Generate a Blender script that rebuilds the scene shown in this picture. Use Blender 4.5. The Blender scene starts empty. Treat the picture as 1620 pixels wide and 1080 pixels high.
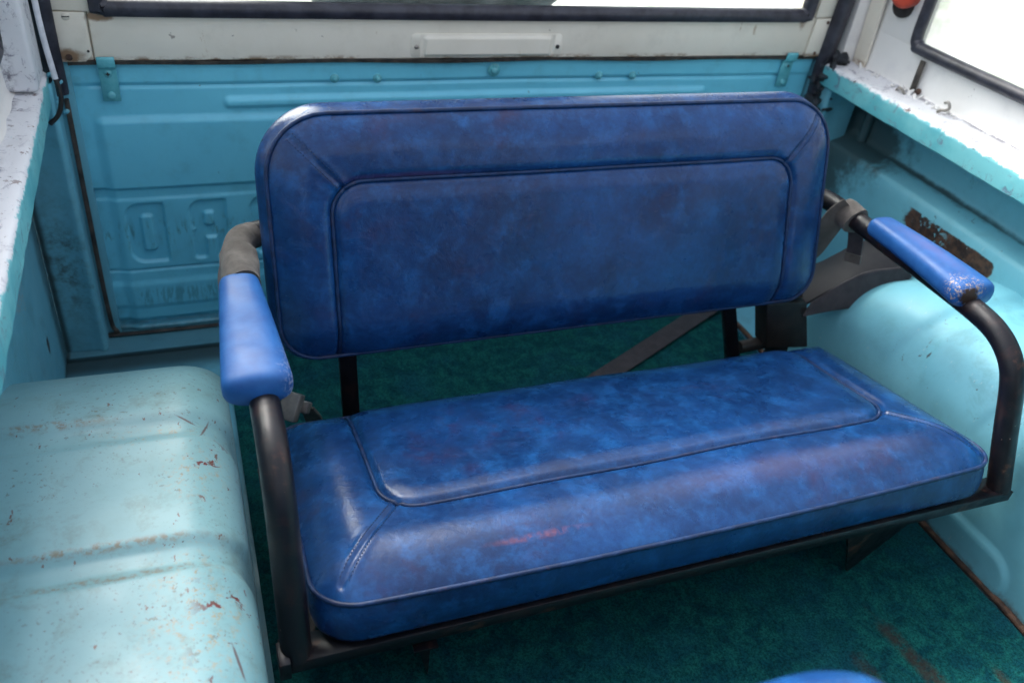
import bpy, bmesh, math, random
import numpy as np
from mathutils import Vector, Matrix, noise as mnoise

random.seed(7); rng = np.random.default_rng(7)
S = bpy.context.scene
COL = S.collection

# ------------------------------------------------------------------ camera
cam_d = bpy.data.cameras.new('camera'); cam = bpy.data.objects.new('camera', cam_d); COL.objects.link(cam)
RX = Vector((0.9358654, -0.3361104, 0.1057629))     # image right in world axes
RD = Vector((-0.1177857, -0.5813056, -0.8051151))   # image down
RF = Vector((0.3320881, 0.7410220, -0.5836128))     # viewing direction
RF.normalize(); RX = (RX - RF*RX.dot(RF)).normalized(); RD = RF.cross(RX)
M = Matrix.Identity(4)
for i in range(3):
    M[i][0] = RX[i]; M[i][1] = -RD[i]; M[i][2] = -RF[i]
M.translation = Vector((-0.547, 0, 1.0))
cam.matrix_world = M
cam_d.sensor_width = 36; cam_d.lens = 29.886
cam_d.clip_start = .02; cam_d.clip_end = 500
cam_d.dof.use_dof = True; cam_d.dof.focus_distance = 1.06; cam_d.dof.aperture_fstop = 4.6
S.camera = cam

# ------------------------------------------------------------------ world, sun, exposure
W = bpy.data.worlds.new('World'); S.world = W; W.use_nodes = True
wn = W.node_tree.nodes; wl = W.node_tree.links
bg = wn['Background']
sky = wn.new('ShaderNodeTexSky'); sky.sky_type = 'NISHITA'; sky.sun_disc = False
sky.sun_elevation = math.radians(44); sky.sun_rotation = math.radians(340)
sky.dust_density = 4.0; sky.air_density = 1.0; sky.ozone_density = 1.0
bw = wn.new('ShaderNodeRGBToBW'); wl.new(sky.outputs[0], bw.inputs[0])      # hazy, half clouded sky
mxs = wn.new('ShaderNodeMix'); mxs.data_type = 'RGBA'; mxs.inputs[0].default_value = .7
wl.new(sky.outputs[0], mxs.inputs[6]); wl.new(bw.outputs[0], mxs.inputs[7]); wl.new(mxs.outputs[2], bg.inputs[0]); bg.inputs[1].default_value = 0.15
sun_d = bpy.data.lights.new('sun', 'SUN'); sun = bpy.data.objects.new('sun', sun_d); COL.objects.link(sun)
sun_d.energy = 1.0; sun_d.angle = math.radians(38); sun_d.color = (1, .96, .9)
sun_dir = Vector((math.sin(math.radians(340))*math.cos(math.radians(44)), math.cos(math.radians(340))*math.cos(math.radians(44)), math.sin(math.radians(44))))
sun.rotation_euler = sun_dir.to_track_quat('Z', 'Y').to_euler()
S.view_settings.view_transform = 'Standard'; S.view_settings.look = 'None'
S.view_settings.gamma = 1; S.view_settings.use_curve_mapping = False
S.view_settings.exposure = 2.35
S.cycles.max_bounces = 10; S.cycles.diffuse_bounces = 6
S.cycles.use_denoising = True

# ------------------------------------------------------------------ material helper
class N:
    def __init__(s, name):
        s.m = bpy.data.materials.new(name); s.m.use_nodes = True
        s.t = s.m.node_tree; s.n = s.t.nodes; s.l = s.t.links
        s.b = s.n['Principled BSDF']
        s.pos = s.n.new('ShaderNodeNewGeometry').outputs['Position']
    def _set(s, sock, v):
        if hasattr(v, 'is_output') or isinstance(v, bpy.types.NodeSocket): s.l.new(v, sock)
        elif isinstance(v, (tuple, list)):
            sock.default_value = (*v, 1) if (len(v) == 3 and sock.type == 'RGBA') else v
        else: sock.default_value = v
    def scaled(s, sc, vec=None, off=(0,0,0)):
        n = s.n.new('ShaderNodeMapping'); n.inputs['Scale'].default_value = sc; n.inputs['Location'].default_value = off
        s.l.new(vec or s.pos, n.inputs[0]); return n.outputs[0]
    def noise(s, scale, detail=4, rough=.55, vec=None, dist=0, off=None):
        n = s.n.new('ShaderNodeTexNoise'); n.inputs['Scale'].default_value = scale
        n.inputs['Detail'].default_value = detail; n.inputs['Roughness'].default_value = rough
        n.inputs['Distortion'].default_value = dist
        v = vec or s.pos
        if off is not None: v = s.scaled((1,1,1), v, (off, off*1.7, -off))
        s.l.new(v, n.inputs['Vector']); return n.outputs[0]
    def voro(s, scale, vec=None, feat='F1'):
        n = s.n.new('ShaderNodeTexVoronoi'); n.feature = feat; n.inputs['Scale'].default_value = scale
        s.l.new(vec or s.pos, n.inputs['Vector']); return n.outputs['Distance']
    def ramp(s, v, a, b, lo=0., hi=1.):
        n = s.n.new('ShaderNodeMapRange'); n.interpolation_type = 'SMOOTHSTEP'
        n.inputs['From Min'].default_value = a; n.inputs['From Max'].default_value = b
        n.inputs['To Min'].default_value = lo; n.inputs['To Max'].default_value = hi
        s._set(n.inputs['Value'], v); return n.outputs[0]
    def math(s, op, a, b=0., c=None):
        n = s.n.new('ShaderNodeMath'); n.operation = op; s._set(n.inputs[0], a); s._set(n.inputs[1], b)
        if c is not None: s._set(n.inputs[2], c)
        return n.outputs[0]
    def mul(s, a, b): return s.math('MULTIPLY', a, b)
    def add(s, a, b): return s.math('ADD', a, b)
    def mix(s, f, a, b):
        n = s.n.new('ShaderNodeMix'); n.data_type = 'RGBA'
        s._set(n.inputs[0], f); s._set(n.inputs[6], a); s._set(n.inputs[7], b); return n.outputs[2]
    def blob(s, c, r, soft=.5, wob=.0, wscale=25, rot=0):
        """1 inside an ellipsoid at c with radii r, ragged by noise"""
        n = s.n.new('ShaderNodeVectorMath'); n.operation = 'SUBTRACT'; s.l.new(s.pos, n.inputs[0]); n.inputs[1].default_value = c
        v = n.outputs[0]
        if rot:
            q = s.n.new('ShaderNodeMapping'); q.inputs['Rotation'].default_value = (0, 0, rot) if not isinstance(rot, tuple) else rot
            s.l.new(v, q.inputs[0]); v = q.outputs[0]
        d = s.n.new('ShaderNodeVectorMath'); d.operation = 'DIVIDE'; s.l.new(v, d.inputs[0]); d.inputs[1].default_value = r
        L = s.n.new('ShaderNodeVectorMath'); L.operation = 'LENGTH'; s.l.new(d.outputs[0], L.inputs[0])
        val = L.outputs['Value']
        if wob: val = s.add(val, s.mul(s.math('SUBTRACT', s.noise(wscale, 6, .65), .5), wob))
        return s.ramp(val, 1-soft, 1.0, 1., 0.)
    def xyz(s):
        n = s.n.new('ShaderNodeSeparateXYZ'); s.l.new(s.pos, n.inputs[0]); return n.outputs
    def bump(s, h, strength=.3, dist=.001, prev=None):
        n = s.n.new('ShaderNodeBump'); n.inputs['Strength'].default_value = strength; n.inputs['Distance'].default_value = dist
        s._set(n.inputs['Height'], h)
        if prev is not None: s.l.new(prev, n.inputs['Normal'])
        return n.outputs[0]
    def out(s, color=None, rough=None, normal=None, metallic=None, spec=None, **k):
        if color is not None: s._set(s.b.inputs['Base Color'], color)
        if rough is not None: s._set(s.b.inputs['Roughness'], rough)
        if normal is not None: s.l.new(normal, s.b.inputs['Normal'])
        if metallic is not None: s._set(s.b.inputs['Metallic'], metallic)
        if spec is not None: s.b.inputs['Specular IOR Level'].default_value = spec
        for kk, v in k.items(): s._set(s.b.inputs[kk.replace('_', ' ')], v)
        return s.m

def union(n, *a):
    r = a[0]
    for x in a[1:]: r = n.math('MAXIMUM', r, x)
    return r

def mat_vinyl():
    n = N('blue marbled vinyl')
    big = n.noise(6.5, 6, .62, dist=.1); mid = n.noise(26, 7, .66, dist=.15, off=3.1); fine = n.noise(160, 3, .6, off=7.)
    c = n.mix(n.ramp(big, .34, .68), (.0030, .024, .090), (.0058, .046, .165))
    c = n.mix(n.mul(n.ramp(mid, .46, .70), .85), c, (.0100, .076, .235))
    c = n.mix(n.mul(n.ramp(mid, .48, .26), .55), c, (.0035, .014, .055))
    red = n.mul(n.ramp(n.noise(8.5, 7, .68, dist=.2, off=11.), .50, .70), n.ramp(n.noise(34, 6, .7, off=5.5), .38, .62))
    c = n.mix(n.mul(red, .55), c, (.034, .016, .050))
    c = n.mix(n.mul(n.ramp(n.noise(95, 5, .7, off=27.), .44, .68), .28), c, (.014, .082, .225))
    c = n.mix(n.mul(n.ramp(fine, .40, .70), .30), c, (.003, .014, .060))
    # rubbed front edge of the seat; pinkish bands on front bolster crown and backrest
    w1 = n.mul(n.blob((-.225, .552, .2625), (.095, .05, .0022), .8, .25, 60), n.ramp(n.noise(70, 4, .6, off=2.), .35, .6))
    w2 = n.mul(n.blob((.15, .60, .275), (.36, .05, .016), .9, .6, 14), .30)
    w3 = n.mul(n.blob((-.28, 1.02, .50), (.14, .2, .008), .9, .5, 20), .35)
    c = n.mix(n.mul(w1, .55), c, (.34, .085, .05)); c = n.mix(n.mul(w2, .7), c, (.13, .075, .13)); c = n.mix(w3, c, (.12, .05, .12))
    wht = n.ramp(n.noise(75, 2, .5, off=21.), .835, .85)
    c = n.mix(n.mul(wht, .7), c, (.5, .55, .62))
    g = n.noise(950, 2, .5); v = n.voro(620); wr = n.noise(22, 4, .6, dist=1.5, off=9.)
    nb = n.bump(wr, .20, .004); nb = n.bump(n.noise(60, 4, .6), .05, .0012, nb); nb = n.bump(v, .12, .0006, nb); nb = n.bump(g, .12, .0004, nb)
    return n.out(c, n.ramp(n.noise(14, 5, .6, off=6.), .3, .7, .24, .33), nb, spec=.36)

def mat_pad():
    n = N('bright blue armrest vinyl')
    c = n.mix(n.ramp(n.noise(40, 5, .6), .3, .7), (.010, .068, .235), (.018, .100, .305))
    wear = union(n, n.blob((-.465, .755, .400), (.022, .075, .03), .6, 1.3, 90),
                    n.blob((-.552, .735, .410), (.012, .014, .02), .5, .8, 120))
    wear = n.mul(wear, n.ramp(n.noise(260, 4, .7, off=1.), .47, .60))
    rim = n.blob((.462, .83, .405), (.004, .13, .03), .8, 1.5, 200)
    rim = n.mul(rim, n.ramp(n.noise(300, 3, .7, off=4.), .50, .60))
    pink = n.mul(n.blob((.505, .84, .43), (.022, .12, .04), .9, .5, 40), .30)
    c = n.mix(pink, c, (.20, .18, .38))
    c = n.mix(n.mul(union(n, wear, rim), .6), c, (.42, .42, .55))
    torn = n.blob((.487, .727, .405), (.017, .020, .016), .35, 1.3, 150)
    frayed = n.mul(n.blob((.487, .735, .41), (.034, .038, .03), .5, 1., 120), n.ramp(n.noise(240, 4, .7, off=8.), .52, .60))
    c = n.mix(n.mul(frayed, .8), c, (.42, .30, .20)); c = n.mix(torn, c, (.035, .018, .012))
    nb = n.bump(n.noise(500, 3, .6), .12, .0006); nb = n.bump(n.add(torn, n.mul(wear, .4)), .6, .003, nb)
    return n.out(c, n.ramp(n.noise(30, 4), .3, .7, .42, .54), nb, spec=.3)

def mat_piping(dark=1.):
    n = N('blue vinyl piping')
    c = n.mix(n.ramp(n.noise(60, 4), .35, .65), (.003, .015, .055), (.006, .030, .10))
    c = n.mix(n.mul(n.ramp(n.noise(45, 5, .7, off=3.), .56, .66), .25), c, (.10, .06, .09))
    return n.out(c, .48, n.bump(n.noise(700, 2), .1, .0004), spec=.35)

def mat_frame():
    n = N('black enamel over brown metal')
    wear = n.ramp(n.noise(28, 6, .7, dist=.8), .50, .63)
    c = n.mix(wear, (.006, .006, .009), (.018, .010, .011))
    c = n.mix(n.mul(n.ramp(n.noise(15, 6, .7, off=4.), .60, .72), .6), c, (.13, .055, .032))
    c = n.mix(n.ramp(n.noise(170, 3, .6, off=6.), .73, .76), c, (.35, .25, .20))
    return n.out(c, n.ramp(n.noise(50, 5), .3, .7, .30, .50), n.bump(n.noise(120, 5, .7), .2, .001), spec=.35)

def paint(name, base, base2, chips=.5, dirt=.5, extra=None, rough=(.28, .46), dirtcol=(.035, .05, .035)):
    n = N(name)
    c = n.mix(n.ramp(n.noise(3.5, 4, .6), .3, .7), base, base2)
    c = n.mix(n.mul(n.ramp(n.noise(19, 6, .65, off=2.), .48, .75), .45*dirt), c, dirtcol)
    # fine scuffs
    sc = n.ramp(n.noise(60, 5, .7, vec=n.scaled((1, .35, 2.2)), dist=1.), .66, .72)
    c = n.mix(n.mul(sc, .35*dirt), c, (.05, .06, .06))
    speck = n.ramp(n.noise(85, 3, .55, off=8.), .745 - .03*chips, .765 - .03*chips)
    where = n.ramp(n.noise(6, 3, .6, off=5.), .40, .62)
    c = n.mix(n.mul(n.mul(speck, where), .9), c, (.075, .030, .022))
    dot = n.mul(n.ramp(n.noise(330, 2, .5, off=12.), .70, .76), n.ramp(n.noise(5, 3, .6, off=9.), .42, .62))
    c = n.mix(n.mul(dot, .55*chips), c, (.06, .055, .04))
    h = n.mul(n.mul(speck, where), -1.)
    if extra: c, h = extra(n, c, h)
    nb = n.bump(n.noise(9, 4, .6, off=1.), .28, .006); nb = n.bump(n.noise(240, 4, .6), .05, .0006, nb); nb = n.bump(h, .5, .0012, nb)
    return n.out(c, n.ramp(n.noise(12, 5, .6, off=14.), .3, .7, *rough), nb)

TQ = (.15, .56, .73); TQ2 = (.18, .62, .78)

def ex_tailgate(n, c, h):
    x, y, z = n.xyz()
    rub = n.mul(n.mul(n.ramp(z, .16, .22), n.ramp(z, .25, .20)), n.ramp(n.noise(38, 6, .7, vec=n.scaled((2.2, 1, .6))), .50, .64))
    rub = n.mul(rub, n.ramp(x, -.35, -.5))
    c = n.mix(n.mul(rub, .65), c, (.035, .075, .060))
    low = n.mul(n.mul(n.ramp(z, .055, .075), n.ramp(z, .105, .090)), n.ramp(n.noise(80, 5, .7, vec=n.scaled((1.6, 1, .25)), dist=1.), .49, .56))
    c = n.mix(n.mul(n.mul(low, n.blob((-.56, 1.44, .08), (.14, .1, .06), .4)), .42), c, (.02, .085, .11))
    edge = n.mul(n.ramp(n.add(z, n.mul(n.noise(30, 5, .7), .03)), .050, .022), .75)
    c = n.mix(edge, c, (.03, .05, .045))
    side = n.mul(n.ramp(n.add(x, n.mul(n.noise(22, 5, .7, off=3.), .05)), -.66, -.70), .5)
    c = n.mix(side, c, (.05, .10, .085))
    scr = n.ramp(n.noise(30, 4, .7, vec=n.scaled((3.5, 1, .5)), dist=.7, off=31.), .71, .74)
    c = n.mix(n.mul(scr, .5), c, (.02, .08, .11))
    return c, h
def ex_left_tub(n, c, h):
    red = n.mul(n.ramp(n.noise(46, 5, .62, dist=.5, off=17.), .605, .622), union(n, n.blob((-.552, .50, .28), (.055, .12, .12), .5, .5), n.blob((-.56, .73, .29), (.03, .09, .1), .5)))
    yel = n.mul(n.ramp(n.noise(120, 8, .85, off=23.), .52, .60), union(n, n.blob((-.59, .53, .29), (.07, .16, .1), .9, .9, 16), n.blob((-.58, .73, .29), (.055, .08, .1), .9, .9, 18), n.blob((-.62, .80, .29), (.10, .03, .1), .9, .9, 18)))
    lines = union(n, n.blob((-.67, .640, .29), (.14, .008, .05), .7, 1.1, 22, rot=.0), n.blob((-.66, .600, .29), (.16, .008, .05), .7, 1.1, 22), n.blob((-.74, .835, .29), (.10, .010, .05), .8, 1.1, 22))
    lines = n.mul(lines, n.ramp(n.noise(120, 5, .7, off=3.), .42, .62))
    spk = n.mul(n.ramp(n.noise(200, 3, .6, off=41.), .60, .68), n.ramp(n.noise(8, 3, .6, off=2.), .35, .6))
    c = n.mix(n.mul(spk, .7), c, (.10, .085, .05))
    c = n.mix(n.mul(yel, .65), c, (.35, .22, .085))
    c = n.mix(n.mul(lines, .75), c, (.19, .115, .05))
    c = n.mix(red, c, (.13, .022, .022))
    st = n.mul(n.ramp(n.noise(17, 8, .78, dist=.3, off=71.), .50, .66), n.ramp(n.noise(5, 3, .6, off=77.), .35, .6))
    c = n.mix(n.mul(st, .40), c, (.12, .15, .105))
    big = n.ramp(n.noise(75, 4, .7, vec=n.scaled((1, .5, 1)), off=81.), .665, .685)
    c = n.mix(n.mul(big, .85), c, (.12, .045, .028))
    # thin bare scratches
    for p, r, a in (((-.585, .835-.012, .30), (.016, .0016, .05), .6), ((-.566, .812, .30), (.0016, .022, .05), .35), ((-.557, .487, .3), (.0018, .026, .06), -.2)):
        c = n.mix(n.mul(n.blob(p, r, .5, .5, 200, rot=a), .8), c, (.10, .03, .025))
    return c, n.math('SUBTRACT', h, red)
def ex_right(n, c, h):
    rust = union(n, n.blob((.770, 1.03, .31), (.024, .120, .06), .10, .8, 24, rot=-.16), n.blob((.760, .955, .31), (.030, .060, .05), .10, .6, 30, rot=-.3), n.blob((.775, .93, .31), (.016, .09, .05), .2, 1.2, 46, rot=-.25), n.blob((.768, .84, .303), (.006, .16, .02), .3, .8, 40), n.blob((.745, 1.09, .3), (.04, .014, .05), .2, .8, 50, rot=-.5))
    x0, y0, z0 = n.xyz()
    rust = n.mul(rust, n.ramp(n.add(z0, n.mul(n.noise(40, 5, .7, off=7.), .008)), .331, .328))
    keep = n.ramp(n.noise(44, 5, .65, off=3., dist=.8), .57, .59)
    rust = n.mul(rust, n.math('SUBTRACT', 1., n.mul(keep, n.blob((.765, 1.07, .30), (.05, .07, .1), .6))))
    rc = n.mix(n.ramp(n.noise(70, 5, .7), .35, .65), (.022, .014, .013), (.10, .050, .030))
    c = n.mix(rust, c, rc)
    halo = n.mul(n.blob((.782, 1.01, .31), (.04, .16, .06), .6, 1.2, 30, rot=-.16), .35)
    scr = n.ramp(n.noise(42, 5, .7, vec=n.scaled((1., 1.6, .8)), dist=.9, off=51.), .655, .668)
    scr = n.mul(scr, union(n, n.blob((.57, .72, .25), (.16, .28, .2), .8), n.blob((.72, 1.05, .3), (.2, .2, .2), .8)))
    c = n.mix(n.mul(scr, .9), c, (.05, .035, .035))
    smear = n.mul(n.ramp(n.noise(13, 7, .72, dist=.4, off=61.), .50, .68), n.blob((.62, .72, .25), (.25, .40, .25), .8))
    c = n.mix(n.mul(smear, .38), c, (.075, .19, .20))
    pale = n.ramp(n.noise(55, 4, .7, vec=n.scaled((1, 2.4, 1)), off=71.), .66, .70)
    c = n.mix(n.mul(pale, .5), c, (.42, .56, .58))
    corner = union(n, n.blob((.80, 1.40, .40), (.16, .20, .22), .4, 1.2, 18), n.blob((.82, 1.15, .355), (.02, .45, .012), .6, .8, 40))  # recess shade painted into the colour at the rear corner, plus dark groove line
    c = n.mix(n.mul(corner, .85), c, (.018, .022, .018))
    redchip = n.blob((.47, .565, .27), (.10, .016, .010), .3, 1.2, 80)
    c = n.mix(redchip, c, (.13, .03, .035))
    x, y, z = n.xyz()
    foot = n.mul(n.ramp(n.add(z, n.mul(n.noise(24, 6, .75, off=2.), .05)), .048, .030), n.ramp(n.noise(50, 5, .7), .30, .55))
    c = n.mix(n.mul(foot, .8), c, (.10, .055, .035))
    return c, n.math('SUBTRACT', h, n.mul(rust, .25))
def ex_walls(n, c, h):
    x, y, z = n.xyz()
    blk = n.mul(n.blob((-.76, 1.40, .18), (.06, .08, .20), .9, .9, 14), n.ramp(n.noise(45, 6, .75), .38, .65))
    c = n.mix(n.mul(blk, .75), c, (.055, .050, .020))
    seam = union(n, n.mul(n.ramp(n.math('ABSOLUTE', n.add(x, .788)), .010, .0), n.ramp(y, 1.33, 1.37)), n.mul(n.ramp(z, .012, .0), n.ramp(y, 1.30, 1.35)))
    c = n.mix(n.mul(seam, .85), c, (.02, .018, .012))
    bare = n.mul(n.blob((-.79, 1.16, .335), (.03, .06, .10), .3, 1.0, 30), n.ramp(n.noise(330, 3, .8, vec=n.scaled((1, .4, 1))), .48, .56))
    c = n.mix(n.mul(bare, .75), c, (.33, .36, .36))
    for p in ((-.79, 1.26, .12), (-.79, 1.05, .42)):
        c = n.mix(n.blob(p, (.03, .012, .016), .3, 1.4, 80), c, (.05, .03, .03))
    return c, h
def ex_white(n, c, h):
    x, y, z = n.xyz()
    r = n.mul(n.ramp(n.math('ABSOLUTE', n.add(z, -.519)), .009, .0), n.ramp(n.noise(16, 6, .75, vec=n.scaled((1, 1, 2.))), .46, .60))
    c = n.mix(n.mul(r, .85), c, (.19, .085, .022))
    s = n.ramp(n.noise(22, 6, .7, vec=n.scaled((1.6, 1, .5)), off=5.), .66, .71)
    c = n.mix(n.mul(s, .6), c, (.33, .19, .07))
    cr = union(n, n.blob((-.645, 1.42, .585), (.022, .05, .010), .5, 1., 60), n.blob((-.70, 1.42, .528), (.03, .05, .014), .6, 1., 60), n.blob((.632, 1.42, .60), (.012, .05, .035), .6, 1., 60))
    c = n.mix(n.mul(cr, .85), c, (.20, .085, .02))
    return c, h
def ex_sill(n, c, h):
    x, y, z = n.xyz()
    side = n.ramp(n.math('ABSOLUTE', x), .7285, .7265) # inner faces keep the body colour
    rag = n.ramp(n.add(z, n.mul(n.noise(30, 7, .75), .032)), .522, .519)
    tq = n.mix(n.ramp(n.noise(9, 4), .4, .6), (.10, .40, .45), (.17, .50, .53))
    c = n.mix(rag, c, tq)
    gr = n.mul(n.ramp(n.noise(34, 7, .75, dist=1.3, off=3.), .54, .66), .9)
    gr = n.mul(gr, n.ramp(n.noise(4, 3, .6, off=6.), .28, .50))
    c = n.mix(n.mul(gr, .8), c, (.13, .12, .20))
    pr = n.ramp(n.noise(24, 6, .75, dist=1., off=13.), .665, .69)
    c = n.mix(n.mul(pr, .9), c, (.065, .028, .045))
    ed = n.mul(n.ramp(n.noise(60, 5, .75, off=21.), .61, .64), n.ramp(n.math('ABSOLUTE', n.add(z, -.507)), .009, .0))
    c = n.mix(n.mul(ed, .85), c, (.12, .05, .035))
    dr = n.mul(n.ramp(n.math('ABSOLUTE', n.add(n.math('ABSOLUTE', x), -.764)), .012, .0), n.ramp(n.noise(28, 6, .75, off=33.), .45, .6))
    c = n.mix(n.mul(dr, .8), c, (.08, .065, .10))
    return c, n.math('SUBTRACT', h, n.add(gr, pr))

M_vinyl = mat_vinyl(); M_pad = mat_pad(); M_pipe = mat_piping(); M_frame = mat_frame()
M_tail = paint('turquoise tailgate enamel', TQ, TQ2, .4, .35, ex_tailgate, (.30, .44))
M_ltub = paint('faded green turquoise enamel', (.165, .325, .355), (.21, .385, .41), .7, .35, ex_left_tub, (.36, .50), (.10, .14, .08))
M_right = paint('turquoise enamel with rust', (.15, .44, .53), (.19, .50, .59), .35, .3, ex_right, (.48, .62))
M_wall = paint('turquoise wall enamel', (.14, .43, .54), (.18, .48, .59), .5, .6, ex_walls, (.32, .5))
M_white = paint('aged cream white enamel', (.70, .65, .55), (.78, .73, .63), .35, .3, ex_white, (.30, .45), (.25, .21, .14))
M_sill = paint('worn white enamel over turquoise', (.68, .68, .70), (.78, .78, .80), .5, .2, ex_sill, (.4, .6), (.3, .28, .30))
M_hard = paint('chalky white hardtop enamel', (.74, .72, .69), (.82, .80, .77), .25, .35, None, (.4, .6), (.30, .28, .34))

def simple(name, c1, c2, rough=.5, sc=40, bs=.2, bd=.001, metal=0, spec=.5):
    n = N(name); c = n.mix(n.ramp(n.noise(sc, 5, .65), .35, .65), c1, c2)
    return n.out(c, rough, n.bump(n.noise(sc*5, 4, .65), bs, bd), metallic=metal, spec=spec)
M_rubber = simple('dark blue grey rubber', (.014, .014, .022), (.035, .035, .05), .42)
M_black = simple('matt black metal', (.012, .010, .010), (.028, .022, .020), .5)
M_grime = simple('tarry sealer', (.006, .008, .010), (.035, .04, .05), .35, 60, .8, .006)
M_bolt = simple('painted steel bolt', (.10, .40, .46), (.14, .46, .52), .25, 90)
M_screw = simple('zinc screw', (.25, .23, .20), (.35, .33, .3), .35, 120, metal=.6)
M_seal = simple('perished seal', (.018, .017, .015), (.075, .062, .050), .6, 35, .6, .003)
M_grey = simple('grey plastic buckle', (.13, .13, .13), (.19, .18, .17), .4, 60)
M_cloth = simple('dark grey vinyl flap', (.008, .008, .012), (.015, .014, .018), .65, 60)
M_red = simple('orange red plastic', (.50, .055, .03), (.58, .08, .045), .35, 30)
M_cable = simple('white painted cable', (.55, .56, .60), (.70, .70, .74), .4, 60)
M_brown = simple('rusty carpet edge strip', (.030, .018, .014), (.12, .060, .035), .7, 60, .6, .003)
M_head = simple('headliner', (.45, .44, .40), (.52, .51, .47), .8)
M_dark = simple('charcoal blocker', (.020, .020, .024), (.035, .035, .04), .7)
M_tyre = simple('tyre rubber', (.012, .012, .013), (.03, .03, .03), .7)

def mat_web(c1, c2):
    n = N('woven webbing'); w = n.n.new('ShaderNodeTexWave'); w.inputs['Scale'].default_value = 420; w.bands_direction = 'DIAGONAL'
    n.l.new(n.pos, w.inputs[0])
    c = n.mix(n.ramp(n.noise(45, 5, .7), .35, .7), c1, c2); c = n.mix(n.mul(w.outputs[1], .3), c, (.02, .02, .02))
    return n.out(c, .85, n.bump(w.outputs[1], .25, .0006), Sheen_Weight=.15)
M_web = mat_web((.075, .062, .052), (.14, .12, .105)); M_webd = mat_web((.030, .025, .030), (.062, .050, .056))

def mat_carpet():
    n = N('teal needle felt carpet')
    big = n.noise(7, 5, .65); mid = n.noise(40, 6, .7, dist=.6, off=2.); fine = n.noise(300, 4, .75, off=5.)
    c = n.mix(n.ramp(mid, .36, .66), (.006, .075, .096), (.016, .170, .150))
    c = n.mix(n.mul(n.ramp(big, .45, .68), .6), c, (.014, .115, .165))
    c = n.mix(n.mul(n.ramp(fine, .40, .62), .65), c, (.003, .022, .026))
    c = n.mix(n.mul(n.ramp(n.noise(800, 2, .6, off=9.), .60, .75), .5), c, (.05, .26, .23))
    st = union(n, n.blob((.33, .41, 0), (.020, .13, .05), .6, 1.2, 22, rot=-.12), n.blob((.245, .40, 0), (.022, .09, .05), .7, 1.3, 22), n.blob((.43, .36, 0), (.012, .05, .05), .7, 1.2, 22))
    st = n.mul(st, n.ramp(n.noise(70, 5, .7, off=3.), .3, .55))
    c = n.mix(n.mul(st, .62), c, (.075, .040, .026))
    c = n.mix(n.ramp(n.noise(95, 1, .5, off=14.), .845, .86), c, (.6, .6, .6))
    x, y, z = n.xyz()
    nb = n.bump(fine, 1., .004); nb = n.bump(mid, .4, .006, nb)
    return n.out(c, .95, nb, spec=.05)
M_carpet = mat_carpet()
def mat_ground():
    n = N('pale gravel'); c = n.mix(n.ramp(n.noise(2, 6, .7), .35, .65), (.48, .47, .43), (.62, .61, .57))
    c = n.mix(n.mul(n.ramp(n.noise(.8, 4, .6, off=3.), .48, .62), .5), c, (.20, .27, .13))
    return n.out(c, .9, n.bump(n.noise(40, 5), .4, .02))
M_ground = mat_ground()
def mat_glass():
    n = N('clear window glass'); t = n.n.new('ShaderNodeBsdfTransparent'); t.inputs[0].default_value = (.93, .96, .95, 1)
    g = n.n.new('ShaderNodeBsdfGlossy'); g.inputs['Roughness'].default_value = .02
    d = n.n.new('ShaderNodeBsdfDiffuse'); d.inputs[0].default_value = (.8, .82, .8, 1)
    f = n.n.new('ShaderNodeFresnel'); f.inputs[0].default_value = 1.45
    m1 = n.n.new('ShaderNodeMixShader'); n.l.new(n.mul(f.outputs[0], .6), m1.inputs[0]); n.l.new(t.outputs[0], m1.inputs[1]); n.l.new(g.outputs[0], m1.inputs[2])
    m2 = n.n.new('ShaderNodeMixShader'); n.l.new(n.ramp(n.noise(18, 5, .7), .4, .7, .03, .12), m2.inputs[0]); n.l.new(m1.outputs[0], m2.inputs[1]); n.l.new(d.outputs[0], m2.inputs[2])
    o = n.n['Material Output']; n.l.new(m2.outputs[0], o.inputs[0]); return n.m
M_glass = mat_glass()

# ------------------------------------------------------------------ mesh helpers
def link(name, me, mat, parent=None, smooth=True):
    o = bpy.data.objects.new(name, me); COL.objects.link(o); me.materials.append(mat)
    if smooth and len(me.polygons): me.polygons.foreach_set('use_smooth', [True]*len(me.polygons))
    if parent is not None:
        o.parent = parent; o.matrix_parent_inverse = Matrix.Translation(-parent.location)
    return o
def thing(name, loc, label, cat, group=None):
    o = bpy.data.objects.new(name, None); COL.objects.link(o); o.location = loc; o.empty_display_size = .05
    o['label'] = label; o['category'] = cat
    if group: o['group'] = group
    return o
def tag(o, label, cat, group=None):
    o['label'] = label; o['category'] = cat
    if group: o['group'] = group
    return o
def struct(o): o['kind'] = 'structure'; return o

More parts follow.
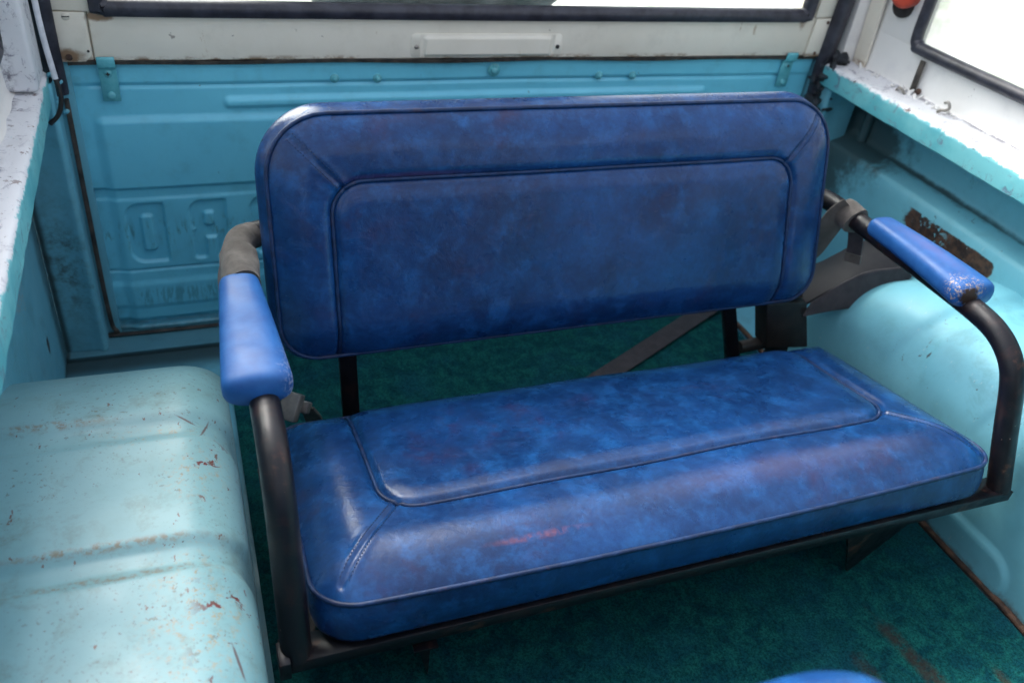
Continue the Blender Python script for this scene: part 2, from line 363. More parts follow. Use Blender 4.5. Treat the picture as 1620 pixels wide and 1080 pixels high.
class MB:
    def __init__(s): s.v = []; s.f = []
    def addm(s, v, f):
        k = len(s.v); s.v += [tuple(map(float, p)) for p in v]; s.f += [tuple(i+k for i in q) for q in f]; return s
    def box(s, a, b):
        x0, y0, z0 = a; x1, y1, z1 = b
        return s.addm([(x0,y0,z0),(x1,y0,z0),(x1,y1,z0),(x0,y1,z0),(x0,y0,z1),(x1,y0,z1),(x1,y1,z1),(x0,y1,z1)],
            [(0,3,2,1),(4,5,6,7),(0,1,5,4),(1,2,6,5),(2,3,7,6),(3,0,4,7)])
    def prism(s, pts, d):
        """polygon pts (3d) extruded by vector d"""
        n = len(pts); d = Vector(d); v = [Vector(p) for p in pts]+[Vector(p)+d for p in pts]
        return s.addm(v, [tuple(range(n))[::-1], tuple(range(n, 2*n))]+[(i, (i+1) % n, n+(i+1) % n, n+i) for i in range(n)])
    def build(s, name, mat, parent=None, bevel=0, seg=2, smooth=False, sub=0):
        me = bpy.data.meshes.new(name); bm = bmesh.new()
        vs = [bm.verts.new(p) for p in s.v]
        for f in s.f:
            try: bm.faces.new([vs[i] for i in f])
            except ValueError: pass
        bmesh.ops.recalc_face_normals(bm, faces=bm.faces)
        if bevel: bmesh.ops.bevel(bm, geom=list(bm.edges), offset=bevel, segments=seg, profile=.5, affect='EDGES', clamp_overlap=True)
        bm.to_mesh(me); bm.free()
        o = link(name, me, mat, parent, smooth or bool(bevel))
        if bevel: me.set_sharp_from_angle(angle=math.radians(50))
        return o

def grid_mesh(name, P, mat, parent=None, close_u=False, close_v=False, flip=False):
    """P: (nv, nu, 3) array of points"""
    nv, nu = P.shape[:2]
    idx = np.arange(nv*nu).reshape(nv, nu)
    a = idx if not close_u else np.concatenate([idx, idx[:, :1]], 1)
    if close_v: a = np.concatenate([a, a[:1]], 0)
    q = np.stack([a[:-1, :-1], a[:-1, 1:], a[1:, 1:], a[1:, :-1]], -1).reshape(-1, 4)
    if flip: q = q[:, ::-1]
    me = bpy.data.meshes.new(name); me.vertices.add(nv*nu); me.vertices.foreach_set('co', P.reshape(-1).astype(np.float32))
    me.loops.add(q.size); me.loops.foreach_set('vertex_index', q.reshape(-1).astype(np.int32))
    me.polygons.add(len(q)); me.polygons.foreach_set('loop_start', (np.arange(len(q))*4).astype(np.int32))
    me.polygons.foreach_set('loop_total', np.full(len(q), 4, dtype=np.int32)) if hasattr(me.polygons[0], 'loop_total') and False else None
    me.update(calc_edges=True); me.validate()
    return link(name, me, mat, parent)

def smooth_path(pts, n=12, closed=False):
    pts = [Vector(p) for p in pts]; out = []
    m = len(pts); rngi = range(m if closed else m-1)
    for i in rngi:
        p1 = pts[i]; p2 = pts[(i+1) % m]
        p0 = pts[(i-1) % m] if (closed or i > 0) else p1*2-p2
        p3 = pts[(i+2) % m] if (closed or i < m-2) else p2*2-p1
        for k in range(n):
            t = k/n
            out.append(.5*((2*p1)+(-p0+p2)*t+(2*p0-5*p1+4*p2-p3)*t*t+(-p0+3*p1-3*p2+p3)*t**3))
    if not closed: out.append(pts[-1])
    return out

def sweep(path, prof, up=Vector((0, 0, 1)), scale=None):
    """profile (list of (a,b)) along a path -> array; a = sideways, b = up"""
    path = [Vector(p) for p in path]; n = len(path); rows = []
    t0 = (path[1]-path[0]).normalized()
    side = t0.cross(up)
    if side.length < 1e-4: side = t0.cross(Vector((1, 0, 0)))
    side.normalize(); upv = side.cross(t0).normalized(); prev = t0
    for i, p in enumerate(path):
        t = (path[min(i+1, n-1)]-path[max(i-1, 0)]).normalized()
        q = prev.rotation_difference(t); side = q @ side; upv = q @ upv; prev = t
        k = 1 if scale is None else scale(i/(n-1))
        rows.append([tuple(p+side*a*k+upv*b*k) for a, b in prof])
    return np.array(rows)
def circ(r, n=16): return [(r*math.cos(2*math.pi*k/n), r*math.sin(2*math.pi*k/n)) for k in range(n)]

def capped(name, rows, mat, parent=None):
    nv, nu = rows.shape[:2]
    me = bpy.data.meshes.new(name); bm = bmesh.new()
    v = [[bm.verts.new(p) for p in r] for r in rows]
    for i in range(nv-1):
        for j in range(nu):
            bm.faces.new((v[i][j], v[i][(j+1) % nu], v[i+1][(j+1) % nu], v[i+1][j]))
    bm.faces.new(v[0][::-1]); bm.faces.new(v[-1])
    bmesh.ops.recalc_face_normals(bm, faces=bm.faces); bm.to_mesh(me); bm.free()
    o = link(name, me, mat, parent); me.set_sharp_from_angle(angle=math.radians(60)); return o
def tube(name, pts, r, mat, parent=None, n=12, seg=18, sm=True, scale=None):
    return capped(name, sweep(smooth_path(pts, n) if sm else pts, circ(r, seg), scale=scale), mat, parent)
def strap(name, pts, w, t, mat, parent=None, n=10, up=Vector((0, 0, 1))):
    prof = [(-w/2, -t/2), (-w/4, -t/2), (w/4, -t/2), (w/2, -t/2), (w/2, t/2), (w/4, t/2), (-w/4, t/2), (-w/2, t/2)]
    return capped(name, sweep(smooth_path(pts, n), prof, up), mat, parent)
def dome(name, c, r, h, axis, mat, parent=None, slot=None):
    """screw or bolt head: low dome along axis"""
    axis = Vector(axis).normalized(); q = Vector((0, 0, 1)).rotation_difference(axis); rows = []
    for k, (rr, hh) in enumerate(((1, -.2), (1, .25), (.9, .6), (.6, .9), (.25, 1.), (.02, 1.))):
        rows.append([tuple(Vector(c)+q @ Vector((r*rr*math.cos(a), r*rr*math.sin(a), h*hh))) for a in np.linspace(0, 2*math.pi, 20, endpoint=False)])
    return capped(name, np.array(rows), mat, parent)

def sstep(x, a, b):
    t = np.clip((x-a)/(b-a), 0, 1); return t*t*(3-2*t)
def sdbox(x, z, cx, cz, hx, hz, r):
    """signed distance of a rounded box, r may be an array per point"""
    qx = np.abs(x-cx)-hx+r; qz = np.abs(z-cz)-hz+r
    return np.hypot(np.maximum(qx, 0), np.maximum(qz, 0))+np.minimum(np.maximum(qx, qz), 0)-r
def vnoise(P, scale, seed=0.):
    f = P.reshape(-1, 3)
    return np.array([mnoise.noise(Vector((p[0]*scale+seed, p[1]*scale-seed, p[2]*scale+seed*2))) for p in f]).reshape(P.shape[:-1])

# ================================================================== SETTING
g = MB().box((-40, -40, -.62), (40, 60, -.60)).build('ground', M_ground); struct(g)
fl = MB().box((-.84, -1.3, -.03), (.84, 1.46, -.004)).build('floor', M_wall); struct(fl)

# carpet, one lumpy sheet over the floor
nx, ny = 220, 330
xs = np.linspace(-.522, .516, nx); ys = np.linspace(-.60, 1.335, ny)
Xg, Yg = np.meshgrid(xs, ys); P = np.stack([Xg, Yg, np.zeros_like(Xg)], -1)
P[..., 2] = .004+.0022*vnoise(P, 7)+.0008*vnoise(P, 30, 4)+.001
car = grid_mesh('carpet', P, M_carpet); tag(car, 'worn teal green felt carpet on the floor under the blue bench seat', 'carpet')
NF = 150000
fx = rng.uniform(-.52, .514, NF); fy = rng.uniform(.22, 1.333, NF); fa = rng.uniform(0, 2*math.pi, NF); fl_ = rng.uniform(.0010, .0032, NF); fh = rng.uniform(.0006, .0028, NF)
ix = np.clip(((fx-xs[0])/(xs[1]-xs[0])).astype(int), 0, nx-1); iy = np.clip(((fy-ys[0])/(ys[1]-ys[0])).astype(int), 0, ny-1); fz = P[iy, ix, 2]-.0003
ca, sa = np.cos(fa), np.sin(fa); wv = .00035
V3 = np.stack([np.stack([fx-sa*wv, fy+ca*wv, fz], -1), np.stack([fx+sa*wv, fy-ca*wv, fz], -1), np.stack([fx+ca*fl_, fy+sa*fl_, fz+fh], -1)], 1)
pm = bpy.data.meshes.new('pile'); pm.vertices.add(NF*3); pm.vertices.foreach_set('co', V3.reshape(-1).astype(np.float32))
pm.loops.add(NF*3); pm.loops.foreach_set('vertex_index', np.arange(NF*3, dtype=np.int32)); pm.polygons.add(NF); pm.polygons.foreach_set('loop_start', (np.arange(NF)*3).astype(np.int32))
pm.update(calc_edges=True); pl_ = link('pile', pm, M_carpet, car, False); pl_['kind'] = 'stuff'
P2 = smooth_path([(.524+.002*math.sin(i*1.7), y, .007) for i, y in enumerate(np.linspace(-.5, 1.33, 30))], 4)
eg = capped('edge_strip', sweep(P2, circ(.0055, 8)), M_brown, car)

# ---- tailgate (inner skin pressed with beads and mirrored letters)
nx, nz = 760, 285
xs = np.linspace(-.705, .692, nx); zs = np.linspace(.004, .522, nz); X, Z = np.meshgrid(xs, zs)
H = np.zeros_like(X)
def gro(c, s, g): return -g*np.exp(-((Z-c)/s)**2)
ex = sstep(X, -.69, -.665)*sstep(X, .645, .62)
H += gro(.474, .0030, .0035)*ex + .0025*sstep(Z, .474, .482)
b1 = sdbox(X, Z, -.015, .4445, .463, .0085, .008); H += .0065*sstep(b1, .004, -.006)
H += .0065*sstep(Z, .428, .412)*sstep(X, -.685, -.665)*sstep(X, .66, .64)
H -= .0060*sstep(Z, .302, .294); H += .0028*sstep(Z, .281, .274)
H += gro(.137, .0022, .0040); H += .0035*sstep(Z, .118, .104); H -= .0030*sstep(Z, .066, .054)
H -= .010*sstep(Z, .034, .028); H += .014*sstep(Z, .020, .016)
# letters as seen from behind the pressing: D R O F reversed, sunk towards the outside
def letter(kind, cx):
    cz, hz, hx = .210, .058, .031
    if kind == 'D':
        r = np.where(X < cx, .024, .004); o = sdbox(X, Z, cx, cz, hx, hz, r)
        return np.maximum(o, -sdbox(X, Z, cx+.002, cz, .0100, .035, .006))
    if kind == 'O':
        o = sdbox(X, Z, cx, cz, hx, hz, .022); return np.maximum(o, -sdbox(X, Z, cx, cz, .0105, .035, .008))
    if kind == 'R':
        r = np.where(X < cx, .022, .004); up = sdbox(X, Z, cx, cz+.026, hx, .032, r)
        lo = np.minimum(sdbox(X, Z, cx+.021, cz-.02, .010, .038, .003), sdbox(X, Z, cx-.019, cz-.034, .011, .024, .006))
        lo = np.minimum(lo, sdbox(X, Z, cx, cz-.008, .028, .008, .004))
        o = np.minimum(up, lo); return np.maximum(o, -sdbox(X, Z, cx+.001, cz+.022, .0085, .013, .005))
    if kind == 'F':
        o = np.minimum(sdbox(X, Z, cx+.019, cz, .011, hz, .004), sdbox(X, Z, cx, cz+.048, hx, .010, .004))
        return np.minimum(o, sdbox(X, Z, cx+.004, cz+.006, .022, .009, .004))
for ch, cx in (('D', -.628), ('R', -.524), ('O', -.420), ('F', -.316)):
    H -= .0068*sstep(letter(ch, cx), .0020, -.0020)
H += .0012*np.sin(X*7+1)*np.sin(Z*9)+.0008*np.sin(X*19+Z*23)
Pt = np.stack([X, 1.44-H, Z], -1)
tg = thing('tailgate', (0, 1.44, 0), 'turquoise tailgate with reversed pressed letters behind the blue bench seat', 'tailgate')
grid_mesh('inner_panel', Pt, M_tail, tg)
MB().box((-.705, 1.452, .004), (.692, 1.49, .522)).build('outer_panel', M_tail, tg)
MB().box((-.705, 1.425, -.002), (.692, 1.452, .010)).build('hinge_ledge', M_tail, tg, .003)
for x, z, r in ((-.296, .483, .0062), (-.222, .482, .0062), (-.009, .494, .0095), (.204, .481, .0062), (.276, .480, .0062)):
    b = dome('bolt', (x, 1.436, z), r*1.25, .0022, (0, -1, 0), M_bolt, tg)
    dome('bolt_head', (x, 1.434, z), r*.75, .006, (0, -1, 0), M_bolt, b)
for cx in (-.647, .626):
    y = 1.432
    prof = [(y-.001, .453), (y-.002, .500), (y-.002, .505), (y-.011, .510), (y-.013, .524), (y-.010, .527), (y-.008, .524), (y-.007, .512), (y+.003, .507), (y+.003, .453)]
    cl = MB().prism([(cx-.0128, a, b) for a, b in prof], (.0256, 0, 0)).build('latch_clip', M_bolt, tg, .0008, 1)
    for z in (.498, .463):
        s = dome('screw', (cx, y-.002, z), .0062, .0032, (0, -1, 0), M_bolt, cl)
    MB().box((cx-.0030, y-.0059, .4971), (cx+.0030, y-.0050, .4989)).box((cx-.0009, y-.0060, .495), (cx+.0009, y-.0051, .501)).build('screw_slot', M_black, cl)

# ---- tailgate seal: perished rubber down the left side, along the bottom, up the right
sp = [(-.712, 1.428, .46), (-.714, 1.428, .25), (-.714, 1.428, .06), (-.706, 1.426, .018), (-.68, 1.424, .010), (-.2, 1.424, .009), (.4, 1.424, .009), (.672, 1.424, .010), (.696, 1.426, .02), (.700, 1.428, .08), (.702, 1.428, .3), (.704, 1.424, .44)]
se = capped('rubber_seal', sweep(smooth_path(sp, 14), [(-.0035, -.003), (.001, -.004), (.004, -.001), (.002, .003), (-.002, .004)], Vector((0, 1, 0))), M_seal)
tag(se, 'perished black rubber seal running round the turquoise tailgate', 'seal')

# ---- floor flange and corner post on both sides
def corner_post(s, label):
    o = 1 if s > 0 else -1
    x0, x1 = (.712, .80) if o > 0 else (-.722, -.795)
    t = thing('corner_post', (x0, 1.40, 0), label, 'post', 'body corner posts')
    Pp = []
    for z in np.linspace(-.004, .50, 60):
        f = .004*math.sin(z*9)
        Pp.append([(x1, 1.392+f*.3, z), (x1+(x0-x1)*.45, 1.389+f, z), (x1+(x0-x1)*.80, 1.388, z), (x1+(x0-x1)*.88, 1.383, z), (x1+(x0-x1)*.97, 1.384, z), (x0, 1.392, z), (x0, 1.43, z)])
    grid_mesh('post_face', np.array(Pp), M_wall, t, flip=o > 0)
    for z in (.10, .20, .33):
        dome('spot_weld', (x0+o*.004, 1.386, z), .003, .0015, (0, -1, 0), M_bolt, t)
    return t
corner_post(-1, 'grimy turquoise corner post left of the tailgate'); 
cp = corner_post(1, 'turquoise corner post to the right of the tailgate half hidden by the backrest')
MB().box((-.79, 1.372, -.004), (.78, 1.424, .006)).build('rear_ledge', M_wall).__setitem__('kind', 'structure')

for sx in (-1, 1):
    bk_ = MB().box((sx*.685, 1.447 if False else 1.4925, -.03), (sx*.86, 1.50, 1.16)).box((sx*.835, 1.30, -.03), (sx*.86, 1.4925, .49)).build('wall_rear_corner', M_wall); struct(bk_)
    bj = MB().box((sx*.700, 1.432, -.01), (sx*.735, 1.4920, .62)).build('wall_jamb', M_wall); struct(bj)
# ---- left inner wall
yy = np.linspace(-1.2, 1.392, 120); zz = np.linspace(-.01, .47, 30)
P = np.array([[(-.790-.002*math.sin(y*5+z*6), y, z) for z in zz] for y in yy])
wl_ = grid_mesh('wall_left', P, M_wall); struct(wl_)
# right wall: outer skin, groove, shelf, bend, lower wall
prof = [(.822, .49), (.822, .44), (.822, .372), (.820, .362), (.814, .358), (.806, .359), (.790, .352), (.772, .348), (.766, .345), (.763, .339), (.762, .32), (.762, .28), (.764, .2), (.768, .1), (.770, -.01)]
P = np.array([[(x+.0015*math.sin(y*7), y, z) for x, z in prof] for y in np.linspace(-1.2, 1.44, 140)])
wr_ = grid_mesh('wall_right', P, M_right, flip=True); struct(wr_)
wr_.data.set_sharp_from_angle(angle=math.radians(70))
rib = tube('wall_rib', [(.812, 1.352, .36), (.814, 1.352, .42), (.814, 1.352, .48)], .010, M_right); struct(rib)

# ---- wheel housings
def wheel_housing(o, mat, label, rough_seed):
    s0 = []
    xi, R, top = .530, (.065 if o < 0 else .105), .302
    for z in np.linspace(-.006, top-R, 40): s0.append((xi+.004*(z/(top-R))**2, z))
    for a in np.linspace(0, math.pi/2, 16)[1:]: s0.append((xi+.004+R-R*math.cos(a), top-R+R*math.sin(a)))
    for x in np.linspace(xi+.004+R, (.803 if o < 0 else .772), 30)[1:]: s0.append((x, top+.004*math.sin((x-xi-.004-R)*9)))
    s0 = np.array(s0); d = np.gradient(s0, axis=0); nrm = np.stack([-d[:, 1], d[:, 0]], 1); nrm /= np.linalg.norm(nrm, axis=1, keepdims=True)
    y = np.concatenate([np.linspace(-.15, .82, 300), .82+.302*np.sin(np.linspace(0, math.pi/2, 70)[1:])])
    P = np.zeros((len(y), len(s0), 3))
    def band(v, c, w): return sstep(v, c-w-.012, c-w+.008)*sstep(v, c+w+.012, c+w-.008)
    for i, v in enumerate(y):
        k = 1.
        if v > .82: k = math.sqrt(max(0, 1-((v-.82)/.3025)**2))
        # grooves run across the top and fade down the inner side; their ends are rounded
        zmask = sstep(s0[:, 1], .17, .25)*sstep(s0[:, 0], .815 if o < 0 else .775, .80 if o < 0 else .755)
        wide = np.where(s0[:, 1] < top-.01, 1+1.2*sstep(s0[:, 1], top-.01, .20), 1.)
        g = np.zeros(len(s0))
        for c in (.812, .617, .42, .22):
            g = g+np.array([band(v, c, .015*w_) for w_ in wide])*1.0
        dep = (-.0062 if o < 0 else -.0050)*np.minimum(g, 1)*zmask
        # low rounded bead by the floor
        dd = sdbox(np.full(len(s0), v), s0[:, 1], .60 if o > 0 else .3, .020, .115, .046, .04)
        dep = dep+.0055*sstep(dd, .006, -.004)*(s0[:, 1] < .12)
        q = s0+nrm*dep[:, None]
        P[i, :, 0] = o*q[:, 0]; P[i, :, 1] = v; P[i, :, 2] = q[:, 1]*k
    P[..., 2] += .0015*vnoise(P, 6, rough_seed); P[..., 0] += .001*vnoise(P, 9, rough_seed+3)
    ob = grid_mesh('wheel_housing', P, mat, flip=o < 0); tag(ob, label, 'wheel housing', 'ribbed wheel housings')
    return ob
wheel_housing(-1, M_ltub, 'rust speckled pale green wheel housing left of the bench seat', 1.)
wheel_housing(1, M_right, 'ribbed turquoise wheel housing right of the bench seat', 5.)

# ---- sills
def sill(o, name):
    pr = [(.7285, .468), (.7280, .500), (.7292, .506), (.7335, .5095), (.745, .5100), (.76, .5105), (.775, .511), (.80, .515), (.86, .516), (.86, .46), (.74, .462)]
    if o > 0: pr = [(x-.028, z) for x, z in pr]
    P = np.array([[(o*x, y, z) for x, z in pr+pr[:1]] for y in np.linspace(-1.2, 1.41, 420)])
    P[..., 2] += .0014*vnoise(P, 22, 2.+o); P[..., 0] += .0012*vnoise(P, 30, 8.+o)
    b = grid_mesh(name, P, M_sill, flip=o > 0); struct(b); b.data.set_sharp_from_angle(angle=math.radians(60)); return b
sill(-1, 'sill_left'); sill(1, 'sill_right')

# ---- rear window frame
rf = thing('rear_window_frame', (0, 1.44, .516), 'cream painted rear window frame with rust along its lower edge above the tailgate', 'window frame')
MB().box((-.662, 1.428, .5175), (.662, 1.475, .595)).build('lower_rail', M_white, rf, .0035, 3)
for s in (-1, 1): MB().box((s*.645, 1.430, .5955), (s*.72, 1.475, 1.16)).box((s*.6625, 1.4305, .5175), (s*.72, 1.475, .5952)).build('side_rail', M_white, rf, .003)
MB().box((-.72, 1.430, 1.1), (.72, 1.475, 1.17)).build('upper_rail', M_white, rf, .003)
gp = [(-.60, 1.423, .5995), (-.3, 1.423, .5985), (0, 1.423, .598), (.3, 1.423, .5985), (.60, 1.423, .5995), (.626, 1.423, .6035), (.634, 1.423, .64), (.634, 1.423, 1.08), (.6, 1.423, 1.10), (-.6, 1.423, 1.10), (-.640, 1.423, 1.08), (-.645, 1.423, .64), (-.638, 1.423, .6035)]
pr = [(-.011, -.009), (-.003, -.011), (.005, -.010), (.012, -.004), (.012, .006), (.004, .009), (-.006, .008), (-.011, .002)]
gp = gp[8:]+gp[:8]
rows = sweep(smooth_path(gp+gp[:1], 10), pr, Vector((0, -1, 0)))
capped('gasket', rows, M_rubber, rf)
MB().box((-.64, 1.436, .59), (.64, 1.440, 1.11)).build('glass_pane', M_glass, rf)
def plate(nm, x0, x1, z0, z1, y, cut):
    pts = [(x0, y, z0+cut*.2), (x0, y, z1), (x1, y, z1), (x1, y, z0+cut), (x1-cut, y, z0), (x0+cut*.3, y, z0)]
    return MB().prism(pts, (0, .005, 0)).build(nm, M_white, rf, .0012, 2)
pl = plate('corner_plate', -.711, -.664, .5185, .592, 1.4225, .010)
MB().prism([(-.713, 1.4245, .5945), (-.657, 1.4245, .5925), (-.657, 1.4245, .75), (-.713, 1.4245, .75)], (0, .005, 0)).build('corner_plate', M_white, rf, .001)
s = dome('screw', (-.690, 1.422, .5865), .0058, .0022, (0, -1, 0), M_white, pl); MB().box((-.695, 1.4190, .5860), (-.685, 1.4200, .5873)).build('screw_slot', M_black, pl)
dome('screw', (-.696, 1.422, .526), .005, .002, (0, -1, 0), M_brown, pl); dome('screw', (-.668, 1.422, .535), .002, .0015, (0, -1, 0), M_black, pl)
pr_ = MB().prism([(.655, 1.4225, .518), (.697, 1.4225, .518), (.705, 1.4225, .594), (.660, 1.4225, .592)], (0, .005, 0)).build('corner_plate', M_white, rf, .0012)
MB().prism([(.657, 1.4245, .5945), (.712, 1.4245, .597), (.72, 1.4245, .75), (.660, 1.4245, .75)], (0, .005, 0)).build('corner_plate', M_white, rf, .001)
dome('screw', (.688, 1.422, .586), .0035, .002, (0, -1, 0), M_brown, pr_); dome('screw', (.678, 1.422, .525), .0035, .002, (0, -1, 0), M_brown, pr_)
# oval cover plate in the middle of the lower rail
cvx, cvz = -.026, .5405
pts = []
for sx, sz, a0 in ((1, 1, 0), (-1, 1, 90), (-1, -1, 180), (1, -1, 270)):
    for a in np.linspace(a0, a0+90, 8): pts.append((cvx+sx*.131+.010*math.cos(math.radians(a)), 1.4262, cvz+sz*.0115+.009*math.sin(math.radians(a))))
cv = MB().prism(pts, (0, .003, 0)).build('cover_plate', M_white, rf, .0006, 1)
nx, nz = 160, 40
xs = np.linspace(-.125, .125, nx); zs = np.linspace(-.0195, .0195, nz); X, Z = np.meshgrid(xs, zs)
d = sdbox(X, Z, 0, 0, .118, .0165, .005); Hh = .0045*sstep(d, .003, -.004)
grid_mesh('raised_face', np.stack([X+cvx, 1.4258-Hh, Z+cvz], -1), M_white, cv)
for sx in (-1, 1): dome('screw', (cvx+sx*.1315, 1.4258, cvz-.002), .0038, .002, (0, -1, 0), M_screw if sx < 0 else M_black, cv)
# black rubber gap seal between rail and tailgate
P2 = [(x, 1.431+.0015*math.sin(x*11), .5155+.0012*math.sin(x*17)) for x in np.linspace(-.70, .69, 60)]
gs = capped('gap_seal', sweep(P2, [(-.004, -.0035), (.004, -.0035), (.005, .0025), (-.005, .0025)]), M_seal); tag(gs, 'thin black sealing strip between the cream window frame and the tailgate', 'seal')

# ---- hardtop sides with their windows
def hardtop(o):
    X0 = .770; t = thing('hardtop_side', (o*X0, .8, .51), ('peeling white hardtop side above the right sill with a window opening' if o > 0 else 'scuffed white hardtop side above the left sill'), 'hardtop side', 'white hardtop sides')
    y0, y1, z0, z1 = .30, 1.262, .588, 1.05
    def nz(P): P[..., 0] += o*.0015*vnoise(P, 18, 3.); return P
    # lower panel with a curved foot meeting the sill
    prf = [(X0-.012, .5085), (X0-.004, .512), (X0, .520), (X0+.001, .55), (X0, z0)]
    P = np.array([[(o*x, y, z) for x, z in prf] for y in np.linspace(-1.2, 1.43, 320)]); grid_mesh('lower_panel', nz(P), M_hard, t, flip=o < 0)
    MB().box((o*(X0+.0015), y1, z0-.012), (o*(X0+.02), 1.445, 1.16)).build('rear_panel', M_hard, t, .001)
    MB().box((o*X0, .12, z0), (o*(X0+.02), y0, 1.16)).build('front_panel', M_hard, t, .001)
    MB().box((o*(X0+.001), y0, z1), (o*(X0+.02), y1, 1.16)).build('upper_panel', M_hard, t, .001)
    g = [(o*(X0-.006), y0, z0+.01), (o*(X0-.006), .8, z0+.006), (o*(X0-.006), y1-.05, z0+.004), (o*(X0-.006), y1-.012, z0+.008), (o*(X0-.006), y1-.002, z0+.025), (o*(X0-.006), y1-.002, z0+.10), (o*(X0-.006), y1-.002, z1-.03), (o*(X0-.006), y1-.03, z1), (o*(X0-.006), y0+.03, z1), (o*(X0-.006), y0, z1-.03), (o*(X0-.006), y0, z0+.04)]
    g = g[7:]+g[:7]
    capped('window_gasket', sweep(smooth_path(g+g[:1], 10), circ(.0115, 12), Vector((1, 0, 0))), M_rubber, t)
    MB().box((o*(X0+.006), y0, z0), (o*(X0+.010), y1, z1)).build('glass_pane', M_glass, t)
    return t
hr = hardtop(1); hl = hardtop(-1)
# upright strip and little strap on the right hardtop
MB().prism([(.768, 1.365, .512), (.762, 1.365, .70), (.762, 1.402, .70), (.768, 1.402, .512)], (-.006, 0, 0)).build('pillar_strip', M_white, hr, .002)
MB().prism([(.766, 1.219, .518), (.766, 1.231, .518), (.764, 1.229, .576), (.764, 1.217, .576)], (-.004, 0, 0)).build('strap', M_seal, hr, .001)
dome('bolt', (.766, 1.212, .521), .006, .005, (-1, 0, .3), M_brown, hr)
# left pillar block standing on the sill
lp = MB()
lp.box((-.81, 1.312, .513), (-.731, 1.40, 1.15)).build('corner_pillar', M_sill, None, .006, 3)
hp = MB().box((.735, 1.405, .512), (.80, 1.4920, 1.15)).build('hardtop_jamb', M_hard); struct(hp)
lpo = bpy.data.objects['corner_pillar']; tag(lpo, 'stained white corner pillar standing on the left sill', 'pillar')
# tie down hooks on right sill
for k, (y, x) in enumerate(((1.120, .748), (1.235, .748))):
    hk = tube('sill_hook', [(x, y+.016, .512), (x, y+.008, .518), (x, y, .521), (x-.002, y-.008, .528), (x-.002, y-.002, .536), (x-.002, y+.006, .533)] if k == 0 else [(x, y+.012, .512), (x-.004, y+.004, .519), (x-.004, y-.004, .519), (x, y-.012, .512)], .0026, M_screw)
    tag(hk, 'small bent metal hook on the right sill below the window' if k == 0 else 'small metal staple on the right sill nearer the corner', 'hook', 'metal hooks on the sill')
# caulk crumbs along the seam
def crumbs(name, n, f, mat, label, cat, size=.006):
    bm = bmesh.new()
    for i in range(n):
        c = f(i); m = Matrix.Translation(c) @ Matrix.Rotation(random.random()*6, 4, Vector((random.random(), random.random(), random.random()+.1)).normalized()) @ Matrix.Diagonal((random.uniform(.6, 2.6), random.uniform(.5, 1.3), random.uniform(.3, .8), 1))
        r = bmesh.ops.create_icosphere(bm, subdivisions=2, radius=size*random.uniform(.3, 1.), matrix=m)
        for v in r['verts']: v.co += Vector((random.uniform(-1, 1), random.uniform(-1, 1), random.uniform(-1, 1)))*size*.12
    me = bpy.data.meshes.new(name); bm.to_mesh(me); bm.free(); o = link(name, me, mat); o['kind'] = 'stuff'; o['label'] = label; return o
crumbs('sealant', 46, lambda i: (.758+random.uniform(-.006, .006), random.uniform(1.10, 1.40), .514), M_hard, 'crusty white sealant along the seam of the right sill', 'sealant', .005)
crumbs('grime', 70, lambda i: (random.uniform(.688, .742), random.uniform(1.385, 1.425), random.uniform(.38, .53)), M_grime, 'black tarry sealer clumped in the right rear corner', 'grime', .012)
crumbs('sealer', 40, lambda i: (random.uniform(-.742, -.712), random.uniform(1.395, 1.425), random.uniform(.44, .53)), M_wall, 'painted over sealer clumped in the left rear corner', 'sealer', .0055)

# corner weatherstrips
ws = capped('weatherstrip', sweep(smooth_path([(.712, 1.418, .40), (.706, 1.418, .50), (.708, 1.415, .56), (.712, 1.412, .70), (.715, 1.412, 1.1)], 8), [(-.016, -.004), (-.006, -.012), (.006, -.012), (.016, -.004), (.016, .008), (-.016, .008)], Vector((0, 1, 0))), M_rubber)
tag(ws, 'dark rubber weatherstrip up the right rear corner', 'weatherstrip')
ws2 = capped('weatherstrip', sweep(smooth_path([(-.722, 1.424, .47), (-.722, 1.42, .53), (-.722, 1.418, .62), (-.722, 1.418, 1.1)], 8), [(-.016, -.004), (-.006, -.010), (.006, -.010), (.014, -.004), (.014, .008), (-.016, .008)], Vector((0, 1, 0))), M_rubber)
tag(ws2, 'dark rubber weatherstrip up the left rear corner behind a white cable', 'weatherstrip')
cb = tube('cable', [(-.722, 1.398, .75), (-.723, 1.398, .615), (-.7225, 1.396, .585), (-.721, 1.394, .555), (-.7185, 1.392, .525), (-.7165, 1.390, .505)], .0042, M_cable)
tag(cb, 'white sheathed cable hanging down in the left rear corner', 'cable')
c2 = tube('lower_length', [(-.7165, 1.390, .505), (-.714, 1.388, .49), (-.7145, 1.386, .472), (-.722, 1.385, .452), (-.736, 1.384, .438)], .0036, M_black, cb)

# red knob with its dark socket on the right hardtop
kb = thing('red_reflector', (.77, 1.33, .65), 'orange red round lamp on the white hardtop at the top right', 'lamp')
ax = Vector((-1, -.25, 0)).normalized()
rows = []
for rr, hh in ((1, 0), (1, .016), (.93, .021), (.7, .024), (.02, .025)):
    q = Vector((0, 0, 1)).rotation_difference(ax)
    rows.append([tuple(Vector((.766, 1.318, .672))+q @ Vector((.027*rr*math.cos(a), .027*rr*math.sin(a), hh))) for a in np.linspace(0, 2*math.pi, 32, endpoint=False)])
capped('lens', np.array(rows), M_red, kb)
rows = []
for rr, hh in ((1, 0), (1, .006), (.85, .008), (.02, .008)):
    rows.append([tuple(Vector((.768, 1.322, .648))+q @ Vector((.022*rr*math.cos(a), .022*rr*math.sin(a), hh))) for a in np.linspace(0, 2*math.pi, 32, endpoint=False)])
capped('socket', np.array(rows), M_black, kb)

